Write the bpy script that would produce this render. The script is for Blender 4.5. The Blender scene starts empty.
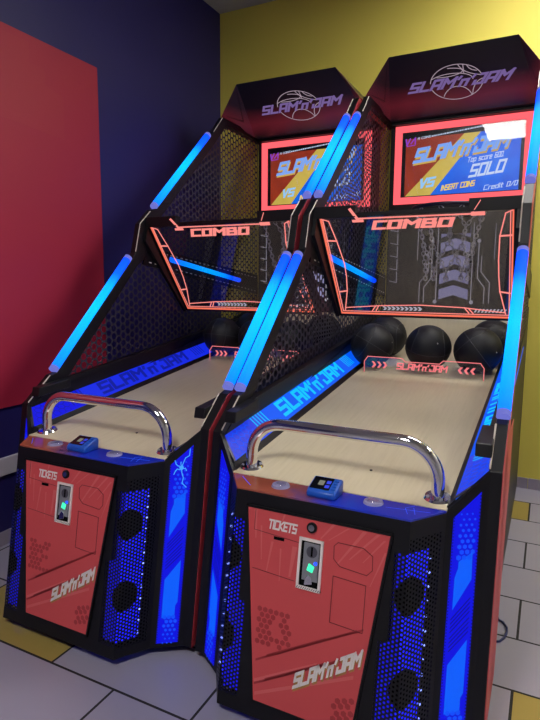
import bpy, bmesh, math, random
from mathutils import Vector as V, Matrix
random.seed(7)
SC = bpy.context.scene
COL = SC.collection
PI = math.pi

# ------------------------------------------------------------------ materials
def lin(c):
    out = []
    for v in c:
        v = v / 255.0
        out.append(v / 12.92 if v <= 0.04045 else ((v + 0.055) / 1.055) ** 2.4)
    return (*out, 1.0)

class NT:
    """small helper around a node tree"""
    def __init__(s, name):
        s.m = bpy.data.materials.new(name); s.m.use_nodes = True
        s.t = s.m.node_tree; s.t.nodes.clear()
        s.out = s.t.nodes.new('ShaderNodeOutputMaterial')
    def n(s, typ, **kw):
        nd = s.t.nodes.new(typ)
        for k, v in kw.items(): setattr(nd, k, v)
        return nd
    def l(s, a, b): s.t.links.new(a, b)
    def put(s, sock, v):
        if hasattr(v, 'is_linked') or isinstance(v, bpy.types.NodeSocket): s.l(v, sock)
        else: sock.default_value = v
    def math(s, op, a, b=0.0, c=0.0):
        nd = s.n('ShaderNodeMath', operation=op)
        s.put(nd.inputs[0], a); s.put(nd.inputs[1], b); s.put(nd.inputs[2], c)
        return nd.outputs[0]
    def mix(s, f, a, b):
        nd = s.n('ShaderNodeMix', data_type='RGBA')
        s.put(nd.inputs[0], f); s.put(nd.inputs[6], a); s.put(nd.inputs[7], b)
        return nd.outputs[2]
    def coord(s, which='Object'): return s.n('ShaderNodeTexCoord').outputs[which]
    def xyz(s, v):
        nd = s.n('ShaderNodeSeparateXYZ'); s.l(v, nd.inputs[0]); return nd.outputs
    def mapping(s, v, scale=(1, 1, 1), rot=(0, 0, 0), loc=(0, 0, 0)):
        nd = s.n('ShaderNodeMapping'); s.l(v, nd.inputs[0])
        nd.inputs['Scale'].default_value = scale; nd.inputs['Rotation'].default_value = rot; nd.inputs['Location'].default_value = loc
        return nd.outputs[0]
    def noise(s, v, scale, detail=3, rough=.5):
        nd = s.n('ShaderNodeTexNoise'); s.l(v, nd.inputs['Vector'])
        nd.inputs['Scale'].default_value = scale; nd.inputs['Detail'].default_value = detail; nd.inputs['Roughness'].default_value = rough
        return nd.outputs[0]
    def ramp(s, f, stops, interp='LINEAR'):
        nd = s.n('ShaderNodeValToRGB'); s.put(nd.inputs[0], f)
        cr = nd.color_ramp; cr.interpolation = interp
        while len(cr.elements) < len(stops): cr.elements.new(0.5)
        for e, (p, c) in zip(cr.elements, stops): e.position = p; e.color = c
        return nd.outputs[0]
    def pri(s, color=(.5, .5, .5, 1), rough=.5, metal=0, spec=.5, emis=None, es=0, coat=0):
        p = s.n('ShaderNodeBsdfPrincipled')
        s.put(p.inputs['Base Color'], color); s.put(p.inputs['Roughness'], rough); s.put(p.inputs['Metallic'], metal)
        s.put(p.inputs['Specular IOR Level'], spec); s.put(p.inputs['Coat Weight'], coat)
        if emis is not None:
            s.put(p.inputs['Emission Color'], emis); s.put(p.inputs['Emission Strength'], es)
        return p.outputs[0]
    def done(s, sh): s.l(sh, s.out.inputs['Surface']); return s.m

def pm(name, rgb, rough=.5, metal=0, spec=.5, coat=0, var=0.0, scale=20):
    t = NT(name); c = lin(rgb)
    if var:
        f = t.noise(t.coord(), scale)
        c = t.mix(f, tuple(x * (1 - var) for x in c[:3]) + (1,), tuple(min(1, x * (1 + var)) for x in c[:3]) + (1,))
    return t.done(t.pri(c, rough, metal, spec, coat=coat))

def em(name, rgb, s=1.0):
    """a glowing surface; rgb is its colour at strength one"""
    t = NT(name)
    return t.done(t.pri((.01, .01, .01, 1), .6, spec=.15, emis=lin(rgb), es=s))

def perf(name, pitch, r, rgb, rough=.45, metal=.3, flat=False):
    """perforated sheet: staggered round holes cut clean through, laid out in metres of the UV map"""
    t = NT(name)
    a, b = (pitch * math.sqrt(3), pitch)
    u = t.coord('UV'); x, y, _ = t.xyz(u)
    def dist(ox, oy):
        fx = t.math('SUBTRACT', t.math('FRACT', t.math('ADD', t.math('DIVIDE', x, a), ox + 50)), .5)
        fy = t.math('SUBTRACT', t.math('FRACT', t.math('ADD', t.math('DIVIDE', y, b), oy + 50)), .5)
        fx = t.math('MULTIPLY', fx, a); fy = t.math('MULTIPLY', fy, b)
        return t.math('SQRT', t.math('ADD', t.math('MULTIPLY', fx, fx), t.math('MULTIPLY', fy, fy)))
    d = t.math('MINIMUM', dist(0, 0), dist(.5, .5))
    hole = t.math('LESS_THAN', d, r)
    tr = t.n('ShaderNodeBsdfTransparent').outputs[0]
    mx = t.n('ShaderNodeMixShader'); t.l(hole, mx.inputs[0]); t.l(t.pri(lin(rgb), rough, metal), mx.inputs[1]); t.l(tr, mx.inputs[2])
    return t.done(mx.outputs[0])

def pane(name, tint, gl, rough=.03):
    t = NT(name)
    tr = t.n('ShaderNodeBsdfTransparent'); tr.inputs[0].default_value = (*tint, 1)
    g = t.n('ShaderNodeBsdfGlossy'); g.inputs['Roughness'].default_value = rough; g.inputs[0].default_value = (1, 1, 1, 1)
    ge = t.n('ShaderNodeNewGeometry'); dt = t.n('ShaderNodeVectorMath', operation='DOT_PRODUCT')
    t.l(ge.outputs['Normal'], dt.inputs[0]); t.l(ge.outputs['Incoming'], dt.inputs[1])
    k = t.math('SUBTRACT', 1.0, t.math('ABSOLUTE', dt.outputs['Value']))
    f = t.math('ADD', t.math('MULTIPLY', t.math('POWER', k, 5.0), .95), gl + .03)   # Schlick reflectance of a thin pane
    mx = t.n('ShaderNodeMixShader'); t.l(f, mx.inputs[0]); t.l(tr.outputs[0], mx.inputs[1]); t.l(g.outputs[0], mx.inputs[2])
    return t.done(mx.outputs[0])

M = {}
M['black'] = pm('black_painted_board', (13, 13, 19), .45, 0, .35)
M['black2'] = pm('black_powder_coat', (10, 10, 14), .5, 0, .35)
M['core'] = pm('dark_inside', (8, 8, 10), .9, 0, .1)
M['red_skin'] = pm('red_printed_side', (190, 66, 80), .5)
M['mesh'] = perf('perforated_side_sheet', .0415, .0166, (66, 64, 80), .4, .4)
M['grille'] = perf('perforated_speaker_sheet', .0125, .0033, (14, 14, 20))
M['tint'] = pane('smoked_acrylic', (.78, .77, .79), .03)
M['clear'] = pane('clear_acrylic', (.97, .97, .985), .02)
M['glass'] = pane('screen_glass', (.98, .98, .985), -.021, .015)
M['chrome'] = pm('polished_chrome', (225, 225, 230), .07, 1)
M['steel'] = pm('brushed_steel', (142, 144, 152), .4, .3)
M['chain'] = pm('chain_steel', (165, 165, 178), .35, .6)
M['pink'] = em('pink_led_strip', (255, 96, 104), 1.25)
M['neon'] = em('salmon_neon_edge', (255, 142, 134), 1.0)
M['neon2'] = em('deep_salmon_neon_edge', (252, 118, 92), 1.0)
M['pinktext'] = em('pink_lit_lettering', (250, 128, 132), .95)
M['wing_deep'] = em('deep_blue_lit_print', (4, 8, 222), 1.0)
M['wing_mid'] = em('bright_blue_lit_print', (0, 92, 250), 1.0)
M['wing_line'] = em('dark_blue_print_line', (8, 10, 120), .8)
M['wing_cell'] = em('pale_blue_lit_cell', (6, 74, 246), 1.0)
M['spark'] = em('light_blue_spark', (70, 165, 255), 1.0)
M['led'] = em('blue_white_led', (130, 150, 255), 2.2)
M['back_blue'] = em('blue_speaker_backlight', (30, 34, 255), 1.3)
M['back_dim'] = em('dim_blue_speaker_backlight', (24, 22, 215), 1.0)
M['cap'] = em('frosted_tube_end', (120, 125, 225), .8)
M['cyan_letter'] = em('cyan_lit_lettering', (0, 190, 245), 1.1)
M['decal_bright'] = em('blue_lit_lane_print', (0, 84, 235), 1.1)
M['decal_deep'] = em('deep_blue_lit_lane_print', (16, 40, 225), 1.0)
DF = lambda: mat_screen('deep_blue_speckled_print', (10, 20, 190), (40, 70, 250), 40, .95)
M['decal_dark'] = em('navy_lane_lettering', (6, 26, 165), .85)
M['trimgrey'] = pm('grey_metal_trim', (95, 95, 105), .4, .7)
M['print_w'] = pm('white_print', (235, 228, 226), .5)
M['print_gold'] = pm('gold_print', (175, 130, 70), .5)
M['print_red2'] = pm('lighter_red_print', (214, 100, 102), .5)
M['print_red3'] = pm('darker_red_print', (166, 52, 58), .5)
M['seam'] = pm('seam_line', (95, 22, 30), .6)
M['redpanel'] = pm('red_printed_door', (206, 78, 82), .5, var=.05, scale=5)
M['ball'] = pm('black_rubber', (17, 17, 22), .55, 0, .4, var=.2, scale=260)
M['ballseam'] = pm('rubber_seam', (42, 42, 48), .5)
M['valve'] = pm('valve_rubber', (170, 165, 165), .5)
M['reader'] = pm('blue_plastic', (20, 84, 190), .35)
M['readerscr'] = pm('black_glass', (8, 9, 14), .12)
M['rd_icon'] = em('reader_icon', (150, 150, 135), .6)
M['rd_blue'] = em('reader_icon_blue', (50, 70, 230), .8)
M['green'] = em('green_led', (60, 240, 170), 1.6)
M['blueled'] = em('blue_led', (50, 90, 255), 1.6)
M['mq_line'] = em('pale_print_line', (172, 152, 166), .85)
M['mq_text'] = em('violet_print', (118, 95, 152), .9)
M['lav'] = em('violet_emissive_print', (140, 138, 178), .9)  # print colour given emission of its own
M['greyline'] = em('grey_emissive_line', (170, 168, 182), .9)  # thin print lines, emissive as well
M['boardbg'] = pm('charcoal_print', (46, 45, 52), .5)
M['added_fill'] = em('added_white_fill', (236, 232, 255), 24)
M['pale_line'] = pm('pale_glint_and_slot', (205, 195, 185), .4)
M['cable'] = pm('blue_black_cable', (30, 40, 95), .4)
M['clearring'] = pm('frosted_button', (150, 150, 190), .2, 0, .6)
M['red_ring'] = pm('hoop_paint', (40, 36, 52), .35, .4)

def mat_tube():
    t = NT('blue_led_tube')
    g = t.coord('UV'); x, y, _ = t.xyz(g)
    c = t.ramp(x, [(0, lin((0, 98, 255))), (.15, lin((0, 122, 255))), (.5, lin((0, 150, 250))), (.72, lin((0, 132, 255))), (.84, lin((0, 74, 255))), (1, lin((0, 60, 255)))])
    # frosted tube: hottest along its middle
    return t.done(t.pri((.01, .01, .01, 1), .7, spec=.05, emis=c, es=2.3))
M['tube'] = mat_tube()

def mat_wood():
    t = NT('pale_maple_lane')
    c = t.coord()
    v = t.mapping(c, (14, .9, 1))
    n1 = t.noise(v, 6, 6, .6); n2 = t.noise(t.mapping(c, (60, 2.2, 1)), 5, 3)
    f = t.math('ADD', t.math('MULTIPLY', n1, .7), t.math('MULTIPLY', n2, .3))
    col = t.ramp(f, [(.25, lin((192, 181, 150))), (.5, lin((203, 192, 162))), (.75, lin((209, 199, 170)))])
    return t.done(t.pri(col, .33, 0, .45))
M['wood'] = mat_wood()

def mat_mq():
    t = NT('dark_print_red_glow')
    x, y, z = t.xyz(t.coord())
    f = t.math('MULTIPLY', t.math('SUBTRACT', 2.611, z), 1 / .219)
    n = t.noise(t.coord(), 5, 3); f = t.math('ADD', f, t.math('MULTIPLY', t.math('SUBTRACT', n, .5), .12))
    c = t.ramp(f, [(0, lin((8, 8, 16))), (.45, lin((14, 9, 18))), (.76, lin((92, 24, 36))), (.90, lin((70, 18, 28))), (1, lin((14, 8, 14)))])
    return t.done(t.pri(lin((20, 12, 20)), .32, 0, .45, emis=c, es=.75))    # red glow low on the sign painted in as emission
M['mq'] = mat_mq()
M['mq_side'] = pm('wine_print', (116, 48, 58), .42)

def mat_deck():
    t = NT('orange_to_blue_deck_print')
    c = t.coord(); x, y, z = t.xyz(c)
    f = t.math('ADD', t.math('MULTIPLY', x, 1.45), .5)
    n = t.noise(c, 18, 4)
    f = t.math('ADD', f, t.math('MULTIPLY', t.math('SUBTRACT', n, .5), .25))
    col = t.ramp(f, [(0, lin((150, 78, 52))), (.30, lin((140, 72, 58))), (.45, lin((92, 62, 110))), (.56, lin((28, 48, 172))), (1, lin((24, 38, 160)))])
    return t.done(t.pri(col, .12, 0, .6, emis=col, es=.12))
M['deck'] = mat_deck()

def mat_screen(name, a, b, sc, s):
    t = NT(name); c = t.coord()
    n = t.noise(c, sc, 5, .65)
    col = t.mix(n, lin(a), lin(b))
    return t.done(t.pri((.01, .01, .01, 1), .3, emis=col, es=s))
M['decal_front'] = DF()
M['sc_red'] = mat_screen('screen_red_orange', (84, 20, 16), (186, 66, 34), 9, .9)
M['sc_band'] = mat_screen('screen_gold', (176, 150, 58), (226, 200, 96), 7, .95)
M['sc_blue'] = mat_screen('screen_blue', (0, 26, 196), (0, 128, 250), 5, 1.0)
M['sc_dark'] = pm('screen_dark', (12, 12, 18), .3)
M['sc_title'] = em('screen_title_blue', (128, 172, 250), .95)
M['sc_title2'] = em('screen_title_gold', (214, 178, 92), .9)
M['sc_white'] = em('screen_white', (206, 224, 255), .9)
M['sc_yellow'] = em('screen_yellow', (250, 214, 60), 1.0)
M['sc_sky'] = em('screen_sky', (150, 205, 255), .95)
M['sc_mag'] = em('screen_magenta', (150, 70, 210), .9)

# ------------------------------------------------------------------ mesh building
class MB:
    def __init__(s): s.v = []; s.f = []; s.uv = {}
    def add(s, vs, fs, uvs=None):
        o = len(s.v); s.v += [tuple(p) for p in vs]
        for i, f in enumerate(fs):
            s.f.append(tuple(o + k for k in f))
            if uvs: s.uv[len(s.f) - 1] = [uvs[k] for k in f]
        return s
    def box(s, c, d, R=None):
        x, y, z = (k / 2 for k in d); pts = []
        for dz in (-z, z):
            for dx, dy in ((-x, -y), (x, -y), (x, y), (-x, y)):
                p = V((dx, dy, dz)); p = R @ p if R else p
                pts.append(p + V(c))
        return s.add(pts, [(0, 3, 2, 1), (4, 5, 6, 7), (0, 1, 5, 4), (1, 2, 6, 5), (2, 3, 7, 6), (3, 0, 4, 7)])
    def prism(s, poly, off):
        n = len(poly); off = V(off); a = [V(p) for p in poly]; b = [p + off for p in a]
        return s.add(a + b, [tuple(range(n))[::-1], tuple(range(n, 2 * n))] + [(i, (i + 1) % n, n + (i + 1) % n, n + i) for i in range(n)])
    def tube(s, path, r, seg=12, closed=False, uvs=False, cap=True):
        path = [V(p) for p in path]; n = len(path); rings = []; prev = None; us = [0]
        for i in range(1, n): us.append(us[-1] + (path[i] - path[i - 1]).length)
        for i in range(n):
            if closed: t = path[(i + 1) % n] - path[i - 1]
            else: t = path[min(i + 1, n - 1)] - path[max(i - 1, 0)]
            t.normalize()
            if prev is None: u = t.orthogonal().normalized()
            else: u = (prev - t * prev.dot(t)).normalized()
            prev = u; w = t.cross(u)
            rings.append([path[i] + (u * math.cos(2 * PI * k / seg) + w * math.sin(2 * PI * k / seg)) * r for k in range(seg)])
        vs = [p for q in rings for p in q]; fs = []
        for i in range(n if closed else n - 1):
            j = (i + 1) % n
            for k in range(seg):
                fs.append((i * seg + k, i * seg + (k + 1) % seg, j * seg + (k + 1) % seg, j * seg + k))
        if not closed and cap: fs += [tuple(range(seg))[::-1], tuple(range((n - 1) * seg, n * seg))]
        uv = [(us[i] / max(us[-1], 1e-6), k / seg) for i in range(n) for k in range(seg)] if uvs else None
        return s.add(vs, fs, uv)
    def disc(s, F, a, b, r, h0, h1, seg=24, r2=None):
        p = [F.P(a + math.cos(2 * PI * k / seg) * r, b + math.sin(2 * PI * k / seg) * r, h0) for k in range(seg)]
        r2 = r if r2 is None else r2
        q = [F.P(a + math.cos(2 * PI * k / seg) * r2, b + math.sin(2 * PI * k / seg) * r2, h1) for k in range(seg)]
        return s.add(p + q, [tuple(range(seg))[::-1], tuple(range(seg, 2 * seg))] + [(i, (i + 1) % seg, seg + (i + 1) % seg, seg + i) for i in range(seg)])
    def plate(s, F, poly, h0, h1):
        """flat plate in frame F from a 2D outline, UV in metres"""
        n = len(poly); a = [F.P(x, y, h0) for x, y in poly]; b = [F.P(x, y, h1) for x, y in poly]
        return s.add(a + b, [tuple(range(n))[::-1], tuple(range(n, 2 * n))] + [(i, (i + 1) % n, n + (i + 1) % n, n + i) for i in range(n)], list(poly) * 2)
    def sheet(s, F, poly, h=0):
        """a single-skin flat sheet (prints, perforated metal), UV in metres"""
        return s.add([F.P(x, y, h) for x, y in poly], [tuple(range(len(poly)))], list(poly))
    def stroke(s, F, pts, w, h, closed=False, t=.0006, ext=True):
        seq = list(zip(pts, pts[1:])) + ([(pts[-1], pts[0])] if closed else [])
        for (x0, y0), (x1, y1) in seq:
            dx, dy = x1 - x0, y1 - y0; L = math.hypot(dx, dy)
            if L < 1e-9: continue
            dx /= L; dy /= L; e = w / 2 if ext else 0; nx, ny = -dy * w / 2, dx * w / 2
            q = [(x0 - dx * e - nx, y0 - dy * e - ny), (x1 + dx * e - nx, y1 + dy * e - ny), (x1 + dx * e + nx, y1 + dy * e + ny), (x0 - dx * e + nx, y0 - dy * e + ny)]
            s.plate(F, q, h, h + t)
        return s
    def sphere(s, c, r, nu=32, nv=18):
        vs = [V(c) + V((0, 0, r))]; fs = []
        for j in range(1, nv):
            a = PI * j / nv
            for i in range(nu): vs.append(V(c) + V((math.sin(a) * math.cos(2 * PI * i / nu), math.sin(a) * math.sin(2 * PI * i / nu), math.cos(a))) * r)
        vs.append(V(c) - V((0, 0, r))); last = len(vs) - 1
        for i in range(nu): fs.append((0, 1 + i, 1 + (i + 1) % nu)); fs.append((last, 1 + (nv - 2) * nu + (i + 1) % nu, 1 + (nv - 2) * nu + i))
        for j in range(nv - 2):
            for i in range(nu):
                a = 1 + j * nu + i; b = 1 + j * nu + (i + 1) % nu; fs.append((a, a + nu, b + nu, b))
        return s.add(vs, fs)
    def build(s, name, mat, parent=None, smooth=False, bevel=0, fix=True):
        me = bpy.data.meshes.new(name); me.from_pydata(s.v, [], s.f)
        if s.uv:
            ul = me.uv_layers.new(name='UVMap')
            for p in me.polygons:
                u = s.uv.get(p.index)
                if u:
                    for li, q in zip(p.loop_indices, u): ul.data[li].uv = q
        if fix:
            bm = bmesh.new(); bm.from_mesh(me); bmesh.ops.recalc_face_normals(bm, faces=bm.faces); bm.to_mesh(me); bm.free()
        if smooth:
            for p in me.polygons: p.use_smooth = True
            try: me.set_sharp_from_angle(angle=math.radians(40))
            except Exception: pass
        me.materials.append(mat); me.update()
        o = bpy.data.objects.new(name, me); COL.objects.link(o)
        if bevel:
            b = o.modifiers.new('bevel', 'BEVEL'); b.width = bevel; b.segments = 2; b.limit_method = 'ANGLE'
        if parent is not None: o.parent = parent
        return o

class Fr:
    """a plane in the place: origin, two in-plane axes and the normal"""
    def __init__(s, o, ux, uy, n=None):
        s.o = V(o); s.x = V(ux); s.y = V(uy); s.n = V(n) if n else s.x.cross(s.y).normalized()
    def P(s, a, b, h=0): return s.o + s.x * a + s.y * b + s.n * h

GL = {
 'S': (4, [[(4, 6), (0, 6), (0, 3), (4, 3), (4, 0), (0, 0)]]), 'L': (4, [[(0, 6), (0, 0), (4, 0)]]),
 'A': (4, [[(0, 0), (0, 6), (4, 6), (4, 0)], [(0, 2.4), (4, 2.4)]]), 'M': (5, [[(0, 0), (0, 6), (2.5, 3), (5, 6), (5, 0)]]),
 'n': (3, [[(0, 0), (0, 3.8), (3, 3.8), (3, 0)]]), "'": (0.4, [[(.4, 6), (0, 4.9)]]), 'J': (4, [[(1.6, 6), (4, 6), (4, 0), (0, 0), (0, 1.8)]]),
 'C': (4, [[(4, 6), (0, 6), (0, 0), (4, 0)]]), 'O': (4, [[(0, 0), (0, 6), (4, 6), (4, 0), (0, 0)]]), 'B': (4, [[(0, 0), (0, 6), (3.6, 6), (3.6, 3), (0, 3)], [(3.6, 3), (4, 3), (4, 0), (0, 0)]]),
 'D': (4, [[(0, 0), (0, 6), (3, 6), (4, 5), (4, 1), (3, 0), (0, 0)]]), 'I': (0.2, [[(0, 0), (0, 6)]]), 'E': (3.6, [[(3.6, 6), (0, 6), (0, 0), (3.6, 0)], [(0, 3), (3, 3)]]),
 'R': (4, [[(0, 0), (0, 6), (4, 6), (4, 3), (0, 3)], [(1.8, 3), (4, 0)]]), 'T': (4, [[(0, 6), (4, 6)], [(2, 6), (2, 0)]]), 'K': (4, [[(0, 0), (0, 6)], [(4, 6), (0.3, 3), (4, 0)]]),
 'N': (4, [[(0, 0), (0, 6), (4, 0), (4, 6)]]), 'V': (4, [[(0, 6), (2, 0), (4, 6)]]), 'o': (3, [[(0, 0), (0, 4), (3, 4), (3, 0), (0, 0)]]), 'p': (3, [[(0, -2), (0, 4), (3, 4), (3, 0), (0, 0)]]),
 's': (3, [[(3, 4), (0, 4), (0, 2), (3, 2), (3, 0), (0, 0)]]), 'c': (3, [[(3, 4), (0, 4), (0, 0), (3, 0)]]), 'r': (2, [[(0, 0), (0, 4), (2, 4)]]), 'e': (3, [[(3, 0), (0, 0), (0, 4), (3, 4), (3, 2), (0, 2)]]),
 'd': (3, [[(3, 6), (3, 0), (0, 0), (0, 4), (3, 4)]]), 'i': (.2, [[(0, 0), (0, 4)], [(0, 5.4), (0, 5.9)]]), 't': (2, [[(.6, 6), (.6, 0), (2, 0)], [(0, 4), (2, 4)]]),
 '6': (3, [[(3, 6), (0, 6), (0, 0), (3, 0), (3, 3), (0, 3)]]), '0': (3, [[(0, 0), (0, 6), (3, 6), (3, 0), (0, 0)]]), '/': (2.4, [[(0, 0), (2.4, 6)]]), '.': (.4, [[(0, 0), (.1, 0)]]), ' ': (2, [])}

def text(mb, F, x, y, w, hgt, st, thick=1.1, shear=.2, h=.001, gap=1.6, t=.0006):
    """block lettering drawn with square strokes; fits width w and height hgt, lower left corner at (x, y)"""
    tot = sum(GL[c][0] for c in st) + gap * (len(st) - 1) + thick
    sx = w / tot; sy = hgt / (6 + thick); cx = thick / 2
    G = Fr(F.o + F.x * x + F.y * y, F.x * sx, F.x * (shear * sy) + F.y * sy, F.n)
    for c in st:
        wd, strokes = GL[c]
        for k in strokes:
            mb.stroke(G, [(cx + px, thick / 2 + py) for px, py in k], thick, h, t=t)
        cx += wd + gap
    return mb

def hexes(mb, F, cells, r, w, h):
    for cx, cy in cells:
        mb.stroke(F, [(cx + r * math.cos(PI / 6 + k * PI / 3), cy + r * math.sin(PI / 6 + k * PI / 3)) for k in range(6)], w, h, closed=True, t=.0004)
    return mb
def hexfill(mb, F, cells, r, h):
    for cx, cy in cells:
        mb.plate(F, [(cx + r * math.cos(PI / 6 + k * PI / 3), cy + r * math.sin(PI / 6 + k * PI / 3)) for k in range(6)], h, h + .0004)
    return mb
def arc(cx, cy, rx, ry, a0, a1, n=20):
    return [(cx + rx * math.cos(math.radians(a0 + (a1 - a0) * i / n)), cy + ry * math.sin(math.radians(a0 + (a1 - a0) * i / n))) for i in range(n + 1)]

def tag(o, label, cat, group=None):
    o['label'] = label; o['category'] = cat
    if group: o['group'] = group
    return o
def struct(o): o['kind'] = 'structure'; return o
def empty(name, loc, rz=0):
    o = bpy.data.objects.new(name, None); COL.objects.link(o); o.location = loc; o.rotation_euler = (0, 0, rz); o.empty_display_size = .1
    return o

# ------------------------------------------------------------------ the room
XL, YB, ZC = -1.85, 2.477, 3.395
XR, YF = 3.4, -5.2
def mat_wall(name, rgb, rough=.6, var=.05):
    t = NT(name); c = t.coord()
    n = t.noise(c, 1.3, 4); a = lin(rgb)
    col = t.mix(n, tuple(x * (1 - var) for x in a[:3]) + (1,), tuple(x * (1 + var) for x in a[:3]) + (1,))
    bp = t.n('ShaderNodeBump'); bp.inputs['Strength'].default_value = .06; bp.inputs['Distance'].default_value = .002
    t.l(t.noise(c, 180, 2), bp.inputs['Height'])
    p = t.n('ShaderNodeBsdfPrincipled'); t.l(col, p.inputs['Base Color']); p.inputs['Roughness'].default_value = rough
    p.inputs['Specular IOR Level'].default_value = .35; t.l(bp.outputs[0], p.inputs['Normal'])
    return t.done(p.outputs[0])
M['yellow'] = mat_wall('yellow_wall_paint', (226, 212, 96))
M['navy'] = mat_wall('navy_wall_paint', (40, 36, 98), .45)
M['plain'] = mat_wall('pale_wall_paint', (190, 188, 190))
def wallbox(name, lo, hi, mat):
    c = [(a + b) / 2 for a, b in zip(lo, hi)]; d = [b - a for a, b in zip(lo, hi)]
    return struct(MB().box(c, d).build(name, mat))
wallbox('wall_back', (XL - .1, YB, 0), (XR + .1, YB + .1, ZC), M['yellow'])
wallbox('wall_left', (XL - .1, YF, 0), (XL, YB, ZC), M['navy'])
wallbox('wall_right', (XR, YF, 0), (XR + .1, YB, ZC), M['plain'])
wallbox('wall_front', (XL - .1, YF - .1, 0), (XR + .1, YF, ZC), M['plain'])
def mat_ceiling():
    t = NT('grey_ceiling_tiles'); c = t.coord(); x, y, z = t.xyz(c)
    def ln(v, o):
        f = t.math('FRACT', t.math('ADD', t.math('DIVIDE', t.math('SUBTRACT', v, o), .6), 20.0))
        return t.math('LESS_THAN', f, .028)
    m = t.math('MAXIMUM', ln(x, -1.395), ln(y, -.2))
    n = t.noise(c, 90, 3)
    base = t.mix(n, lin((176, 176, 176)), lin((196, 196, 194)))
    return t.done(t.pri(t.mix(m, base, lin((214, 214, 214))), .8, 0, .2))
M['ceiling'] = mat_ceiling()
wallbox('ceiling', (XL - .1, YF - .1, ZC), (XR + .1, YB + .1, ZC + .08), M['ceiling'])
# floor: running bond tiles .59 x .299 with dark joints, a few yellow ones
def mat_tile(name, a, b):
    t = NT(name); c = t.coord(); n = t.noise(c, 2.3, 5, .6)
    n2 = t.noise(c, 40, 3)
    f = t.math('ADD', t.math('MULTIPLY', n, .75), t.math('MULTIPLY', n2, .25))
    return t.done(t.pri(t.mix(f, lin(a), lin(b)), t.math('ADD', t.math('MULTIPLY', n2, .06), .26), 0, .5))
M['tile'] = mat_tile('pale_floor_tile', (146, 143, 162), (151, 148, 167))
M['tile_y'] = mat_tile('yellow_floor_tile', (150, 132, 70), (156, 138, 76))
M['grout'] = pm('dark_tile_joint', (26, 24, 28), .8)
def floor():
    vs = []; fs = []; mi = []
    def quad(x0, y0, x1, y1, z, m):
        x0, x1 = max(x0, XL), min(x1, XR); y0, y1 = max(y0, YF), min(y1, YB)
        if x1 - x0 < .005 or y1 - y0 < .005: return
        o = len(vs); vs.extend([(x0, y0, z), (x1, y0, z), (x1, y1, z), (x0, y1, z)]); fs.append((o, o + 1, o + 2, o + 3)); mi.append(m)
    quad(XL, YF, XR, YB, -.0015, 0)
    g = .0045; TW, TH, Y0 = .589, .2995, -.188
    yel = {(0, -3), (1, 0), (7, -1), (7, 2), (4, 3), (-3, -1), (-5, 2), (10, 1), (-2, 3), (3, 3), (-8, 0), (-9, 3), (-6, -2)}
    for r in range(-18, 11):
        x0 = .257 if r % 2 == 0 else .545
        for k in range(-6, 7):
            quad(x0 + k * TW + g, Y0 + r * TH + g, x0 + (k + 1) * TW - g, Y0 + (r + 1) * TH - g, 0, 2 if (r, k) in yel else 1)
    me = bpy.data.meshes.new('floor'); me.from_pydata(vs, [], fs)
    for m in ('grout', 'tile', 'tile_y'): me.materials.append(M[m])
    for p, m in zip(me.polygons, mi): p.material_index = m
    o = bpy.data.objects.new('floor', me); COL.objects.link(o); return struct(o)
floor()
M['skirt'] = mat_tile('lavender_skirting_tile', (146, 138, 156), (162, 154, 170))
def skirting(name, a, b, y_or_x, axis):
    m = MB(); x = a
    while x < b - .01:
        e = min(x + .295, b)
        if axis == 'x': m.box(((x + e) / 2, y_or_x - .005, .0355), (e - x - .003, .01, .071))
        else: m.box((y_or_x + .005, (x + e) / 2, .0355), (.01, e - x - .003, .071))
        x = e
    return struct(m.build(name, M['skirt']))
skirting('baseboard_back', XL + .011, XR, YB, 'x')
skirting('baseboard_left', YF, YB - .011, XL, 'y')
M['rail'] = pm('pale_grey_paint', (196, 194, 204), .45)
struct(MB().box((XL + .009, (YF + YB) / 2, .41), (.018, YB - YF - .02, .092)).build('trim_1', M['rail'], bevel=.004))

# red wall panel
M['wallred'] = mat_wall('crimson_wall_panel', (172, 40, 66), .5, .06)
M['wallred2'] = mat_wall('lighter_crimson_print', (173, 44, 66), .5, .05)
wp = empty('wall_panel', (XL, .1, .71))
tag(wp, 'large flat crimson panel on the navy blue wall', 'wall panel')
MB().box((.006, .0, .922), (.012, 2.03, 1.846)).build('panel_face', M['wallred'], wp)
FW = Fr((.012, -.1, -.71), (0, 1, 0), (0, 0, 1))
MB().plate(FW, [(-.9, 2.53), (.642, 2.52), (.642, 2.425), (.735, 2.42), (.735, 2.345), (.853, 2.318), (.85, 2.10), (-.9, 2.2)], .0002, .0008).build('stepped_print', M['wallred2'], wp)

# ceiling lamps: flat light panels of the room
LAMP = em('lamp_diffuser', (255, 250, 244), 1.0)
def lamp(x, y, sx, sy, power, label):
    r = empty('ceiling_light', (x, y, ZC)); tag(r, label, 'ceiling light', 'ceiling light panels')
    fr = MB()
    for a, b, c, d in ((0, sy / 2, sx + .03, .03), (0, -sy / 2, sx + .03, .03), (sx / 2, 0, .03, sy), (-sx / 2, 0, .03, sy)): fr.box((a, b, -.01), (c, d, .02))
    fr.build('frame', M['rail'], r)
    t = NT('lit_diffuser')
    d = MB().box((0, 0, -.006), (sx - .03, sy - .03, .008)).build('diffuser', t.done(t.pri((.8, .8, .8, 1), .5, emis=(1, .965, .93, 1), es=power)), r)
LP = 36
lamp(-.09, -2.15, .55, .95, LP * 1.5, 'flat ceiling light panel over the aisle behind the viewer')
lamp(.75, 1.62, 1.2, .6, LP * .5, 'flat ceiling light panel above the nearer machine, close to the yellow wall')

lamp(2.6, 1.8, .6, 1.2, LP * .75, 'flat ceiling light panel to the right of both machines, over the open floor')

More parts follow.
